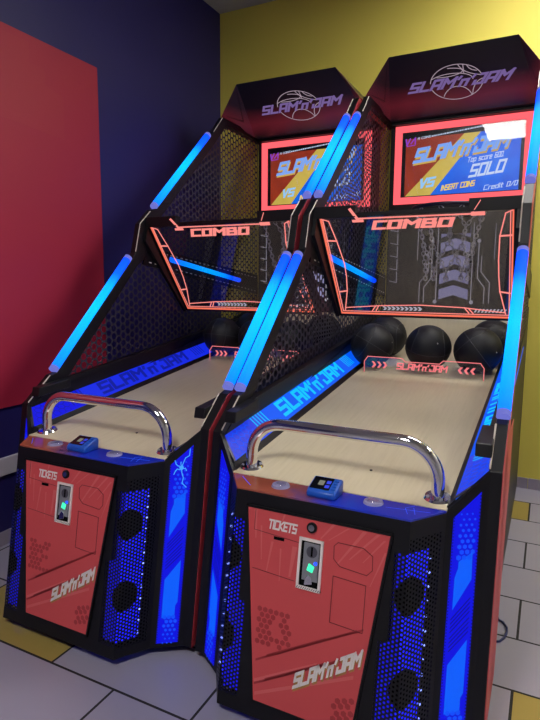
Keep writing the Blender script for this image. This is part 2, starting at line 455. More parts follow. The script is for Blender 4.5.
# ------------------------------------------------------------------ the machine
def zl(y): return .702 + .12 * (y - .109)            # lane surface
ZT = .6944; LEAN = .1135 / .6642
def fx(s, xs): return [(s * x, y, z) for x, y, z in xs]
FF = Fr((0, 0, ZT), (1, 0, 0), V((0, .1135, .6642)).normalized())      # front face, b = 0 at the deck edge
CB = math.hypot(.1135, .6642) / .6642
def fb(z): return (z - ZT) * CB
def xc(z): return .2719 + (.2798 - .2719) * (ZT - z) / .6642            # crease
P0t, P1t = V((.3499, .1094, .70)), V((.4533, .1946, .8052))
P0b, P1b = V((.3508, -.0040, .03)), V((.4543, .0642, .03))

def make_machine(name, loc, rz, label, bright, spark):
    root = empty(name, loc, rz)
    tag(root, label, 'arcade machine', 'basketball arcade machines')
    def B(mb, n, mat, parent=root, **k): return mb.build(n, M[mat] if isinstance(mat, str) else mat, parent, **k)
    # ---- lower cabinet core
    m = MB()
    top = [(-.44, .26, .66), (-.325, .115, .66), (-.255, .045, .66), (.255, .045, .66), (.325, .115, .66), (.44, .26, .66)]
    bot = [(-.44, .15, .03), (-.325, .005, .03), (-.255, -.065, .03), (.255, -.065, .03), (.325, .005, .03), (.44, .15, .03)]
    ringt = top + [(.44, 2.46, .66), (-.44, 2.46, .66)]; ringb = bot + [(.44, 2.46, .03), (-.44, 2.46, .03)]
    n = 8
    m.add(ringb + ringt, [tuple(range(n))[::-1], tuple(range(n, 2 * n))] + [(i, (i + 1) % n, n + (i + 1) % n, n + i) for i in range(n)])
    cab = B(m, 'cabinet', 'core')
    # rear lower body up to the lane
    for s in (-1, 1):
        B(MB().prism(fx(s, [(.442, .8, .012), (.442, 2.46, .012), (.442, 2.46, 1.2), (.442, 1.6, 1.0), (.442, .8, .84)]), (s * .014, 0, 0)), 'rear_side', 'black')
    for s in (-1, 1):
        for x, y in ((.38, .2), (.38, 2.3), (.2, -.02)): B(MB().tube([(s * x, y, 0), (s * x, y, .03)], .025, 12), 'foot', 'black2')
    # ---- front skin
    m = MB(); zs = [.03, .072, .36, .606, ZT]
    for i in range(4):
        z0, z1 = zs[i], zs[i + 1]
        x0 = {0: None, 1: .208, 2: .234, 3: None}[i]
        if x0 is None:
            m.plate(FF, [(-xc(z0), fb(z0)), (xc(z0), fb(z0)), (xc(z1), fb(z1)), (-xc(z1), fb(z1))], -.012, 0)
        else: m.plate(FF, [(-x0, fb(z0)), (x0, fb(z0)), (x0, fb(z1)), (-x0, fb(z1))], -.012, 0)
    def ch(s, k, z):                                   # chamfer point: k from the crease to the outer corner
        t = (z - .03) / (ZT - .03)
        a = V((.2798, -.1135, .03)).lerp(V((.2719, 0, ZT)), t); b = V((.3508, -.004, .03)).lerp(V((.3499, .1094, ZT)), t)
        p = a.lerp(b, k); return V((s * p.x, p.y, p.z))
    for s in (-1, 1):
        nrm = (ch(s, 1, .3) - ch(s, 0, .3)).cross(V((0, 0, 1))).normalized() * s
        for k0, k1, z0, z1 in ((0, 1, .03, .06), (0, 1, .645, ZT), (.9, 1, .06, .645)):
            m.prism([ch(s, k0, z0), ch(s, k1, z0), ch(s, k1, z1), ch(s, k0, z1)], nrm * -.01)
    B(m, 'front_skin', 'black')
    for s in (-1, 1):
        g = MB()
        for z0, z1, x0 in ((.072, .36, .208), (.36, .606, .234)):
            q = [(s * x0, fb(z0)), (s * xc(z0), fb(z0)), (s * xc(z1), fb(z1)), (s * x0, fb(z1))]
            g.sheet(FF, q, -.002)
        w = (ch(s, 1, .3) - ch(s, 0, .3)).length
        q = [(0, .06), (.9, .06), (.9, .645), (0, .645)]
        g.add([ch(s, k, z) for k, z in q], [(0, 1, 2, 3)], [(s * (.276 + k * w), fb(z)) for k, z in q])
        gr = B(g, 'speaker_grille', 'grille')
        b = MB(); inn = V((0, .016, -.003))
        for z0, z1, x0 in ((.078, .36, .212), (.36, .60, .237)):
            b.add([FF.P(s * x0, fb(z0), -.018), FF.P(s * (xc(z0) - .004), fb(z0), -.018), FF.P(s * (xc(z1) - .004), fb(z1), -.018), FF.P(s * x0, fb(z1), -.018)], [(0, 1, 2, 3)])
        B(b, 'backlight', 'back_dim', gr)
        b = MB(); nrm = (ch(s, 1, .3) - ch(s, 0, .3)).cross(V((0, 0, 1))).normalized() * s
        b.add([ch(s, k, z) - nrm * .014 for k, z in ((.03, .078), (.66, .078), (.66, .60), (.03, .60))], [(0, 1, 2, 3)])
        B(b, 'backlight', 'back_blue', gr)
        ld = MB()
        for i in range(13):
            p = ch(s, .63, .10 + i * .040) - nrm * .004; ld.sphere(p, .0046, 8, 6)
        B(ld, 'led_row', 'led', gr)
        for zc_ in (.487, .238):
            c1 = MB(); r = .052; c = .020; a0_ = math.acos(-c / r)      # a round driver behind the folded sheet
            h1 = [(s * (xc(zc_) + c + r * math.cos(a0_ + (2 * PI - 2 * a0_) * i / 20)), fb(zc_) + r * math.sin(a0_ + (2 * PI - 2 * a0_) * i / 20)) for i in range(21)]
            c1.plate(FF, h1, -.015, -.006)
            ux = (ch(s, 1, zc_) - ch(s, 0, zc_)).normalized(); uy = (ch(s, 0, zc_ + .1) - ch(s, 0, zc_)).normalized()
            F2 = Fr(ch(s, 0, zc_), ux, uy, nrm)
            c1.plate(F2, [(c + r * math.cos(-a0_ + 2 * a0_ * i / 28), r * math.sin(-a0_ + 2 * a0_ * i / 28)) for i in range(29)], -.012, -.005)
            B(c1, 'speaker', 'core', gr)
    # ---- red service door
    def D(x, z): return (x, fb(z))
    door = B(MB().plate(FF, [D(-.1557, .0813), D(.1557, .0813), D(.2265, .652), D(-.2265, .652)], .0005, .006), 'service_door', 'redpanel', bevel=.001)
    rim = MB().stroke(FF, [D(-.1557, .0813), D(.1557, .0813), D(.2265, .652), D(-.2265, .652)], .007, .0005, closed=True, t=.0075)
    B(rim, 'rim', 'black2', door)
    h = .0062
    pr = MB()                                          # lighter streaks in the upper part
    for x0, z0, x1, z1, w in ((-.20, .645, -.19, .56, .010), (-.175, .60, -.165, .50, .006), (-.135, .56, -.145, .47, .008), (-.10, .648, -.112, .60, .006), (.055, .648, .02, .60, .010), (.10, .645, .045, .60, .007),
                              (.145, .645, .075, .54, .012), (.185, .645, .11, .56, .010), (.205, .632, .15, .56, .007), (-.065, .56, -.07, .47, .016), (-.105, .545, -.10, .45, .006), (.21, .60, .175, .50, .006)):
        pr.plate(FF, [D(x0, z0), D(x0 + w, z0), D(x1 + w * .4, z1), D(x1, z1)], h, h + .0003)
    pr.plate(FF, [D(-.155, .135), D(.04, .245), D(.04, .252), D(-.155, .147)], h, h + .0003)
    pr.plate(FF, [D(-.15, .10), D(.15, .24), D(.15, .25), D(-.15, .11)], h, h + .0003)
    B(pr, 'streak_print', 'print_red2', door)
    dk = MB()
    hc = []
    for i in range(6):
        for j in range(7):
            cx = -.155 + i * .0185 + (.00925 if j % 2 else 0); cz = .26 + j * .016
            if random.random() < 1.0 - i * .14: hc.append(D(cx, cz))
    hexfill(dk, FF, hc, .0085, h)
    for a, b, w in ((-.12, .06, .010), (-.06, .15, .008), (-.155, -.02, .007), (-.02, .168, .006)):
        for zo in (.215, .285):
            dk.plate(FF, [D(a, zo + a * .55), D(b, zo + b * .55), D(b, zo + b * .55 + w), D(a, zo + a * .55 + w)], h + .0003, h + .0005)
    hexfill(dk, FF, [D(.10 + i * .02 + (.01 if j % 2 else 0), .115 + j * .0175 + i * .006) for i in range(3) for j in range(4) if .10 + i * .02 < .15], .009, h)
    B(dk, 'hexagon_print', 'print_red3', door)
    sm = MB()
    sm.stroke(FF, [D(.075, .60), D(.15, .60), D(.178, .583), D(.180, .545), D(.165, .528), D(.085, .535), D(.066, .552), D(.064, .588)], .0016, h + .0006, closed=True)
    sm.stroke(FF, [D(.068, .505), D(.165, .50), D(.165, .37), D(.068, .375)], .0016, h + .0006, closed=True)
    sm.stroke(FF, [D(-.195, .645), D(-.195, .585), D(-.045, .575)], .0014, h + .0006)
    sm.stroke(FF, [D(-.19, .47), D(-.10, .465), D(-.05, .462)], .0014, h + .0006)
    B(sm, 'panel_seam', 'seam', door)
    B(text(MB(), FF, -.150, fb(.596), .094, .030, 'TICKETS', 1.45, .12, h, 1.5), 'tickets_lettering', 'print_w', door)
    tl = MB().disc(FF, -.007, fb(.626), .0155, h, h + .006)
    lk = B(tl, 'lock', 'black2', door)
    B(MB().disc(FF, -.007, fb(.626), .0095, h + .006, h + .009), 'lock_barrel', 'chrome', lk)
    B(MB().plate(FF, [D(-.127, .568), D(-.093, .568), D(-.093, .577), D(-.127, .577)], h, h + .0012), 'ticket_slot', 'core', door)
    # coin mechanism
    x0, x1, z0, z1 = -.043, .033, .447, .594
    cm = MB()
    for q in (((x0, z0), (x1, z0 + .009)), ((x0, z1 - .008), (x1, z1)), ((x0, z0), (x0 + .008, z1)), ((x1 - .008, z0), (x1, z1))):
        (a, c), (b, d) = q; cm.plate(FF, [D(a, c), D(b, c), D(b, d), D(a, d)], h, h + .005)
    coin = B(cm, 'coin_mechanism', 'print_w', door)
    B(MB().plate(FF, [D(x0 + .008, z0 + .009), D(x1 - .008, z0 + .009), D(x1 - .008, z1 - .008), D(x0 + .008, z1 - .008)], h, h + .001), 'coin_recess', 'core', coin)
    st = MB()
    for i in range(12): st.stroke(FF, [D(x0 + .003 + i * .0066, z0 + .002), D(x0 + .0065 + i * .0066, z0 + .007)], .0015, h + .0052, t=.0003)
    B(st, 'hatch_print', 'black2', coin)
    B(MB().plate(FF, [D(-.026, .475), D(.022, .475), D(.022, .582), D(-.026, .582)], h + .001, h + .006), 'coin_plate', 'steel', coin, bevel=.001)
    B(MB().plate(FF, [D(-.003, .545), D(.003, .545), D(.003, .572), D(-.003, .572)], h + .006, h + .0068), 'coin_slot', 'core', coin)
    B(MB().disc(FF, .0, fb(.558), .017, h + .0055, h + .0063), 'slot_ring', 'trimgrey', coin)
    B(MB().plate(FF, [D(-.012, .505), D(.006, .50), D(.011, .518), D(-.006, .525)], h + .006, h + .0075), 'green_light', 'green', coin)
    B(MB().disc(FF, .014, fb(.528), .0055, h + .006, h + .0085), 'blue_light', 'blueled', coin)
    B(MB().plate(FF, [D(-.016, .462), D(.008, .468), D(.006, .486), D(-.006, .494), D(-.014, .482)], h + .006, h + .010), 'return_lever', 'chrome', coin, bevel=.001)
    # logo lettering climbing to the right
    G = Fr(FF.o, FF.x * .82 + FF.y * .53, FF.y)
    og = (-.03, fb(.155)); GG = Fr(FF.P(*og), FF.x * .82 + FF.y * .53, FF.y + FF.x * .12, FF.n)
    B(text(MB(), GG, .004, -.008, .240, .050, "SLAM'n'JAM", 1.8, .0, h + .0006, 1.9, .0004), 'logo_shadow', 'print_gold', door)
    B(text(MB(), GG, 0, .0, .240, .050, "SLAM'n'JAM", 1.8, .0, h + .0012, 1.9, .0004), 'logo_lettering', 'print_w', door)

    # ---- side wings with lit prints, one on either side
    for s in (-1, 1):
        q = [V((s * p.x, p.y, p.z)) for p in (P0b, P1b, P1t, P0t)]
        nrm = (q[1] - q[0]).cross(q[3] - q[0]).normalized()
        if nrm.y > 0: nrm = -nrm
        wing = B(MB().prism(q, nrm * -.015), 'side_wing', 'black')
        ux = (q[1] - q[0]); W = ux.length; ux.normalize(); uy = (ux.cross(nrm)); uy = uy if uy.z > 0 else -uy; uy.normalize()
        F = Fr(q[0], ux, uy, nrm); ht = (q[3] - q[0]).dot(uy); ht1 = (q[2] - q[0]).dot(uy); wt = (q[2] - q[0]).dot(ux); w0 = (q[3] - q[0]).dot(ux)
        def W2(u, t):                                  # u across 0..1, t up 0..1
            a0 = w0 * t; a1 = W + (wt - W) * t; top = ht + (ht1 - ht) * u
            return (a0 + (a1 - a0) * u, top * t)
        c = W * .13
        bd = MB().plate(F, [W2(.17, .022), W2(.80, .022), W2(.80, .955), W2(.17, .945)], .0004, .002)
        lp = B(bd, 'lit_panel', 'wing_deep', wing)
        dots = MB()
        for i in range(74):
            t = .03 + i * .0125
            for u in (.185, .785): a, b = W2(u, t); dots.plate(F, [(a - .0016, b - .0022), (a + .0016, b - .0022), (a + .0016, b + .0022), (a - .0016, b + .0022)], .002, .0023)
        B(dots, 'dotted_edge', 'wing_line', lp)
        md = MB()
        md.plate(F, [W2(.29, .560), W2(.29, .690), W2(.36, .72), W2(.36, .745), W2(.68, .745), W2(.70, .640)], .002, .0024)
        md.plate(F, [W2(.27, .150), W2(.27, .345), W2(.70, .415), W2(.70, .215), W2(.64, .20), W2(.64, .150)], .002, .0024)
        B(md, 'bright_print', 'wing_mid', lp)
        ln = MB()
        for k in range(4):
            for t0 in (.40, .475):
                ln.stroke(F, [W2(.27, t0 + k * .017), W2(.70, t0 + .045 + k * .017)], .0022, .0026, t=.0003)
        B(ln, 'stripe_print', 'wing_line', lp)
        hx = MB()
        for j in range(9):
            for i in range(3):
                u = .36 + i * .125 + (.0625 if j % 2 else 0)
                if u < .69:
                    a, b = W2(u, .745 + j * .021); b = W2(.5, .745 + j * .021)[1]
                    hexfill(hx, F, [(a, b)], .0080 - .0006 * j, .002)
                    if j < 7: hexfill(hx, F, [(W2(u, .148 - j * .021)[0], W2(.5, .148 - j * .021)[1])], .0080 - .0008 * j, .002)
        B(hx, 'hexagon_print', 'wing_cell', lp)
        if spark and s == 1:
            sp = MB(); cx, cy = W2(.5, .885)
            for a, L in ((50, .085), (150, .045), (200, .05), (285, .075), (345, .03), (100, .02)):
                pts = [(cx, cy)]
                for i in range(1, 5):
                    aa = math.radians(a + random.uniform(-14, 14)); pts.append((cx + math.cos(aa) * L * i / 4 * .62, cy + math.sin(aa) * L * i / 4))
                sp.stroke(F, pts, .0032, .0028, t=.0003)
            sp.disc(F, cx, cy, .008, .0028, .0032, 10)
            B(sp, 'spark_print', 'spark', lp)

    # ---- deck strip, buttons, card reader, grab bar
    dk = [(-.3499, .1094), (-.2719, 0), (.2719, 0), (.3499, .1094)]
    B(MB().prism([(x, y, .682) for x, y in dk], (0, 0, .0185)), 'deck_strip', 'deck', bevel=.002)
    FD = Fr((0, 0, .7005), (1, 0, 0), (0, 1, 0))
    for bx, by in ((-.150, .066), (.148, .070)):
        bt = B(MB().disc(FD, bx, by, .030, 0, .007, 28, .027), 'button', 'clearring', smooth=True)
        B(MB().disc(FD, bx, by, .019, .007, .0095, 24, .017), 'button_cap', 'clear', bt, smooth=True)
    gl = MB()
    gl.stroke(FD, [(.19, .055), (.31, .072)], .0025, .0003, t=.0003); gl.stroke(FD, [(.255, .035), (.24, .075), (.262, .10)], .0018, .0003, t=.0003); gl.stroke(FD, [(.275, .04), (.262, .085)], .0018, .0003, t=.0003)
    gl.stroke(FD, [(-.24, .03), (-.30, .088)], .002, .0003, t=.0003)
    B(gl, 'deck_print', 'wing_cell')
    rx, ry = 0.0, .062
    m = MB()
    prof = [(-.038, 0), (.036, 0), (.040, .040), (.030, .046), (-.030, .026), (-.040, .016)]
    m.prism([(rx - .046, ry + a, .7005 + b) for a, b in prof], (.092, 0, 0))
    rd = B(m, 'card_reader', 'reader', bevel=.006, smooth=True)
    u = V((0, .060, .020)); u.normalize()
    FRd = Fr((rx, ry - .030, .7265), (1, 0, 0), u)
    B(MB().plate(FRd, [(-.040, .002), (.022, .002), (.022, .058), (-.040, .058)], .0003, .0012), 'reader_screen', 'readerscr', rd)
    B(MB().plate(FRd, [(-.020, .020), (-.002, .020), (-.002, .042), (-.020, .042)], .0012, .0016), 'screen_icon', 'rd_icon', rd)
    B(MB().plate(FRd, [(.004, .010), (.018, .010), (.018, .024), (.004, .024)], .0012, .0016).plate(FRd, [(.004, .030), (.018, .030), (.018, .044), (.004, .044)], .0012, .0016), 'screen_icon', 'rd_blue', rd)
    m = MB()
    for k in range(4): m.plate(FRd, [(.027, .006 + k * .013), (.040, .006 + k * .013), (.040, .015 + k * .013), (.027, .015 + k * .013)], .0003, .0025)
    B(m, 'reader_key', 'reader', rd, bevel=.0006)
    by = .174; R = .112; zb = zl(by); zt = .868; path = [(-.312, by, zb), (-.312, by, zt - R)]
    path += [(-.312 + R - R * math.cos(a), by, zt - R + R * math.sin(a)) for a in [PI / 2 * i / 12 for i in range(1, 13)]]
    path += [(x * .2, by, zt) for x in (-.5, 0, .5)]
    path += [(.312 - R + R * math.sin(a), by, zt - R + R * math.cos(a)) for a in [PI / 2 * i / 12 for i in range(0, 13)]] + [(.312, by, zb)]
    bar = B(MB().tube(path, .0195, 24), 'grab_bar', 'chrome', smooth=True)
    for s in (-1, 1):
        FB = Fr((s * .312, by, zb), (1, 0, 0), V((0, 1, .12)).normalized())
        fl = B(MB().disc(FB, 0, 0, .041, 0, .007, 28, .036), 'flange', 'chrome', bar, smooth=True)
        sc = MB()
        for k in range(4): sc.disc(FB, .03 * math.cos(k * PI / 2 + .5), .03 * math.sin(k * PI / 2 + .5), .0055, .006, .010, 10, .004)
        B(sc, 'screw', 'steel', fl)
    # ---- lane, trims, lit lane prints
    y1 = 2.36
    B(MB().prism([(-.35, .1094, zl(.1094) - .03), (.35, .1094, zl(.1094) - .03), (.35, y1, zl(y1) - .03), (-.35, y1, zl(y1) - .03)], (0, 0, .03)), 'lane', 'wood')
    m = MB(); rp = [(2.02, zl(2.02))] + [(2.02 + .32 * math.sin(a), zl(2.02) + .16 * (1 - math.cos(a)) + .04 * math.sin(a)) for a in [PI / 2 * i / 8 for i in range(1, 9)]]
    rp2 = rp + [(2.358, rp[-1][1]), (2.358, zl(2.02) - .01), (2.02, zl(2.02) - .01)]
    B(m.prism([(-.44, y, z) for y, z in rp2], (.88, 0, 0)), 'back_ramp', 'wood', smooth=True)
    B(MB().disc(Fr((.078, .282, zl(.282)), (1, 0, 0), V((0, 1, .12)).normalized()), 0, 0, .005, 0, .002, 12), 'lane_bolt', 'black2')
    dvec = V((0, 1, .12)).normalized()
    for s in (-1, 1):
        m = MB()
        m.prism([(s * .346, .125, zl(.125) + .001), (s * .366, .14, zl(.14) + .02), (s * .366, y1, zl(y1) + .02), (s * .346, y1, zl(y1) + .001)], (0, 0, -.03))
        tr = B(m, 'lane_trim', 'black')
        # inclined print board
        a0 = V((s * .364, .150, zl(.15) + .020)); a1 = V((s * .456, .217, zl(.217) + .080)); b0 = V((s * .364, 1.93, zl(1.93) + .020)); b1 = V((s * .456, 1.93, zl(1.93) + .080))
        nrm = (a1 - a0).cross(b0 - a0).normalized(); nrm = nrm if nrm.z > 0 else -nrm
        uy0 = V((s * .092, 0, .060)); uy0 = (uy0 - dvec * uy0.dot(dvec)); hgt = uy0.length; uy0.normalize()
        if s < 0: F = Fr(a0, dvec, uy0, nrm)
        else: F = Fr(b0, -dvec, uy0, nrm)
        Ln = (b0 - a0).length
        brd = B(MB().prism([a0, b0, b1, a1], nrm * -.006), 'lane_side_print', 'decal_bright' if bright else 'decal_deep')
        let = 'cyan_letter' if bright else 'decal_dark'
        tx0 = .44 if s < 0 else Ln - 1.18
        B(text(MB(), F, tx0, hgt * .14, .74, hgt * .72, "SLAM'n'JAM", 1.5, .25, .0006, 2.0), 'side_lettering', let, brd)
        st = MB()
        for k in range(5):
            for x in ((.25 + k * .021), (1.27 + k * .022)):
                xx = x if s < 0 else Ln - x
                st.stroke(F, [(xx, hgt * .22), (xx + .012, hgt * .9)], .006, .0006)
        B(st, 'stripe_print', let, brd)
        fp = [(0.004, .002), (.30, .002), (.345, hgt - .002), (.0675, hgt - .002)]
        B(MB().plate(F, [(x if s < 0 else Ln - x, y) for x, y in fp], .0002, .0004), 'front_print', 'wing_deep' if not bright else 'decal_front', brd)
        hx = MB()
        cl = [((.05 + i * .031 + (.0155 if j % 2 else 0)), hgt * .16 + j * .026) for i in range(6) for j in range(4)]
        cl = [(x if s < 0 else Ln - x, y) for x, y in cl if x > .02 + y * .7]
        hexes(hx, F, cl, .0165, .0014, .0006)
        B(hx, 'hexagon_print', 'wing_mid' if bright else 'decal_dark', brd)
        eg = MB().prism([a0 - dvec * .012, a0, a1, a1 - dvec * .012], nrm * .004)
        B(eg, 'print_edge_trim', 'trimgrey', brd)
        # black rail between the print and the perforated side
        m = MB(); zr = lambda y, o: zl(y) + o
        m.prism([(s * .4565, .217, zr(.217, .078)), (s * .4565, y1, zr(y1, .078)), (s * .4565, y1, zr(y1, .155)), (s * .4565, .40, zr(.40, .155)), (s * .4565, .30, zr(.3, .125))], (-s * .012, 0, 0))
        m.prism([(s * .4565, .40, zr(.40, .155)), (s * .4565, y1, zr(y1, .155)), (s * .4565, y1, zr(y1, .140)), (s * .4565, .40, zr(.40, .14))], (-s * .03, 0, 0))
        B(m, 'side_rail', 'black')
        m = MB(); m.prism([(s * .450, .215, .838), (s * .450, .40, .852), (s * .450, .40, .892), (s * .450, .225, .877)], (-s * .046, 0, 0))
        B(m, 'rail_block', 'black', bevel=.003)
    # ---- side frames with light tubes and perforated sheets
    O = [(.062, .03), (.1946, .806), (.330, .915), (.3645, .923), (.907, 1.461), (.935, 1.497), (.958, 1.577), (.979, 1.652), (1.085, 1.740), (1.127, 1.749), (1.7016, 2.2706), (1.728, 2.298), (1.851, 2.425), (2.46, 2.425),
         (2.46, 2.385), (1.90, 2.385), (1.745, 2.236), (1.165, 1.708), (1.075, 1.640), (1.045, 1.53), (1.0, 1.46), (.945, 1.424), (.42, .885), (.36, .83), (.30, .03)]
    tubes = (((.3645, .923), (.907, 1.461)), ((1.127, 1.749), (1.7016, 2.2706)))
    for s in (-1, 1):
        fr = B(MB().prism([(s * .447, y, z) for y, z in O], (s * .036, 0, 0)), 'side_frame', 'black', bevel=.002)
        sh = .004 if s > 0 else .014
        B(MB().prism([(s * .4832, y + sh, z - sh * .3) for y, z in O], (s * .0018, 0, 0)), 'outer_skin', 'red_skin', fr)
        low = [(.28, .03), (.42, .03), (.62, .70), (.62, .87), (.42, .880), (.32, .80)]
        B(MB().prism([(s * .4832, y, z) for y, z in low], (s * .0018, 0, 0)), 'outer_skin', 'red_skin', fr)
        B(MB().prism([(s * .4566, y, z) for y, z in low], (s * .026, 0, 0)), 'lower_side', 'black', fr)
        et = MB()
        for q in (((.938, 1.500), (.960, 1.577), (.981, 1.652), (1.070, 1.727)), ((1.735, 2.305), (1.845, 2.417)), ((.20, .811), (.325, .914))):
            et.tube([(s * .4485, y - .002, z + .002) for y, z in q], .0028, 6)
        B(et, 'edge_glint', 'pale_line', fr)  # pale strips in place of the reflections along the frame edges
        for (ya, za), (yb, zb2) in tubes:
            d = V((0, yb - ya, zb2 - za)).normalized(); nn = V((0, -d.z, d.y)) * .012
            a = V((s * .466, ya, za)) + nn; b = V((s * .466, yb, zb2)) + nn
            pts = [a.lerp(b, i / 16) for i in range(17)]
            tb = B(MB().tube([a + d * .02 + (p - a) * ((b - a).length - .04) / (b - a).length for p in pts], .0205, 20, uvs=True), 'light_tube', 'tube', fr, smooth=True)
            for p0, p1 in ((a, a + d * .0205), (b - d * .0205, b)): B(MB().tube([p0, p1], .0212, 16), 'tube_cap', 'cap', tb, smooth=True)
        FS = Fr((s * .455, 0, 0), (0, 1, 0), (0, 0, 1), (s, 0, 0))
        lo = [(.40, zl(.4) + .15), (.945, 1.43), (1.0, 1.46), (1.02, 1.43), (2.36, 1.26), (2.36, zl(2.36) + .15)]
        hi = [(1.04, 1.53), (2.36, 1.39), (2.36, 2.39), (1.89, 2.39), (1.74, 2.24), (1.16, 1.712), (1.075, 1.64)]
        B(MB().sheet(FS, lo).sheet(FS, hi), 'perforated_side', 'mesh', fr)
        band = [(1.0, 1.435), (2.36, 1.255), (2.36, 1.40), (1.04, 1.535)]
        bn = B(MB().plate(FS, band, -.004, .006), 'side_band', 'black', fr)
        hol = MB()
        for i in range(26):
            y = 1.05 + i * .05
            for zz in (1.515 - (y - 1.04) * .105, 1.452 - (y - 1.0) * .132): hol.plate(FS, [(y, zz), (y + .022, zz - .0025), (y + .022, zz + .0035), (y, zz + .006)], -.0052, -.004)
        B(hol, 'band_slot', 'pale_line', bn)
        if s < 0:
            lb = MB().tube([(s * .445, 1.24, 1.472), (s * .445, 1.65, 1.416), (s * .445, 2.06, 1.36)], .015, 14, uvs=True)
            B(lb, 'inner_light_bar', 'tube', bn, smooth=True)
    # ---- front cross beam and smoked panel
    t0, t1 = V((0, 1.028, 1.636)), V((0, 1.3716, 1.184)); dn = (t1 - t0).normalized()
    FP = Fr(t0, (1, 0, 0), -dn)                        # b = -distance down the panel
    m = MB()
    for s in (-1, 1): m.box((s * .346, 1.042, 1.663), (.204, .040, .054))
    m.box((0, 1.044, 1.646), (.50, .03, .022))
    B(m, 'cross_beam', 'black', bevel=.002)
    pn = B(MB().plate(FP, [(-.420, -.573), (.420, -.573), (.420, .004), (-.420, .004)], -.004, 0), 'smoked_panel', 'tint')
    fm = MB()
    fm.stroke(FP, [(-.425, 0), (-.425, -.578), (.425, -.578), (.425, 0)], .012, -.006, t=.010)
    B(fm, 'panel_frame', 'black2', pn)
    for s in (-1, 1):                                  # arms holding the panel to the frames
        m = MB(); m.prism([(s * .43, 1.03, 1.66), (s * .43, 1.00, 1.56), (s * .43, 1.37, 1.165), (s * .43, 1.41, 1.19), (s * .43, 1.10, 1.62)], (s * .020, 0, 0))
        B(m, 'panel_arm', 'black', pn)
    h = .0005
    n1 = MB()
    n1.stroke(FP, [(-.412, -.004), (-.418, -.566), (.416, -.566), (.418, -.004)], .011, h, t=.001)
    B(n1, 'neon_outline', 'neon2', pn)
    n2 = MB(); ww = .0052
    n2.stroke(FP, [(-.403, -.004), (-.405, -.552), (.405, -.552), (.406, -.004)], .0045, h, t=.0012)
    n2.stroke(FP, [(-.408, -.002), (-.376, -.014), (-.357, -.126), (-.343, -.249), (-.347, -.33), (-.36, -.42), (-.393, -.545)], ww, h, t=.0012)
    n2.stroke(FP, [(-.403, -.119), (-.358, -.122)], ww * 1.5, h, t=.0012); n2.stroke(FP, [(-.401, -.426), (-.361, -.420)], ww * 1.5, h, t=.0012)
    n2.stroke(FP, [(-.386, -.53), (-.229, -.515), (-.20, -.512), (0, -.503), (.204, -.513), (.388, -.538)], ww, h, t=.0012)
    for s in (-1, 1): n2.stroke(FP, [(s * .208, -.513), (s * .227, -.545)], ww, h, t=.0012); n2.stroke(FP, [(s * .226, -.516), (s * .246, -.546)], ww, h, t=.0012)
    n2.stroke(FP, [(.412, -.002), (.387, -.014), (.365, -.123), (.360, -.241), (.361, -.33), (.365, -.41), (.390, -.545)], ww, h, t=.0012)
    n2.stroke(FP, [(.366, -.121), (.410, -.119)], ww * 1.5, h, t=.0012); n2.stroke(FP, [(.366, -.415), (.408, -.423)], ww * 1.5, h, t=.0012)
    n2.stroke(FP, [(-.24, -.007), (.25, -.010)], ww * 1.3, h, t=.0012)
    n2.stroke(FP, [(-.262, .040), (-.235, -.012)], .014, h, t=.0012); n2.stroke(FP, [(-.256, -.019), (-.215, -.019)], .013, h, t=.0012)
    n2.stroke(FP, [(.262, -.010), (.300, -.010)], .018, h, t=.0012); n2.stroke(FP, [(.255, -.012), (.292, .05)], .0035, h, t=.0012)
    B(n2, 'neon_line', 'neon', pn)
    B(text(MB(), FP, -.180, -.068, .355, .047, 'COMBO', 1.7, .35, h, 2.0, .0012), 'combo_lettering', 'neon', pn)
    ar = MB()
    for k in range(9):
        ar.plate(FP, [(-.19 + k * .022, -.540), (-.178 + k * .022, -.540), (-.168 + k * .022, -.528), (-.178 + k * .022, -.516), (-.19 + k * .022, -.516), (-.180 + k * .022, -.528)], h, h + .0004)
        ar.plate(FP, [(.25 + k * .016, -.540), (.258 + k * .016, -.540), (.268 + k * .016, -.518), (.260 + k * .016, -.518)], h, h + .0004)
    B(ar, 'arrow_print', 'greyline', pn)
    cl_ = B(MB().box((0, 1.074, 1.6535), (.80, .022, .012)), 'added_fill_light', 'black2')  # unseen light bar added to brighten the lane, balls and chains
    B(MB().box((0, 1.075, 1.646), (.78, .014, .003)), 'added_fill_strip', 'added_fill', cl_)
    # ---- ball stop plate
    FSt = Fr((0, 1.447, zl(1.447)), (1, 0, 0), (0, 0, 1))
    ol = [(-.308, 0), (-.308, .060), (-.290, .087), (-.105, .087), (-.088, .070), (.088, .070), (.105, .087), (.285, .087), (.303, .062), (.303, 0)]
    sp = B(MB().plate(FSt, ol, -.006, 0), 'ball_stop', 'clear')
    B(MB().stroke(FSt, ol, .0042, .0004, t=.0006), 'neon_edge', 'pinktext', sp)
    B(text(MB(), FSt, -.134, .027, .26, .036, "SLAM'n'JAM", 1.5, .15, .0004, 1.8), 'stop_lettering', 'pinktext', sp)
    cv = MB()
    for k in range(3):
        for sg, x in ((1, -.268 + k * .03), (-1, .264 - k * .03)):
            cv.plate(FSt, [(x, .028), (x + sg * .013, .028), (x + sg * .026, .045), (x + sg * .013, .062), (x, .062), (x + sg * .013, .045)], .0004, .001)
    B(cv, 'arrow_print', 'pinktext', sp)
    # ---- back wall of the cabinet, its print, hoop and chain net
    B(MB().box((0, 2.415, 1.70), (.90, .09, 1.38)), 'screen_housing', 'black')
    FBk = Fr((0, 2.36, 0), (1, 0, 0), (0, 0, 1))
    bb = B(MB().plate(FBk, [(-.445, 1.0), (.445, 1.0), (.445, 1.83), (-.445, 1.83)], -.010, 0), 'backboard', 'boardbg')
    rdp = MB()
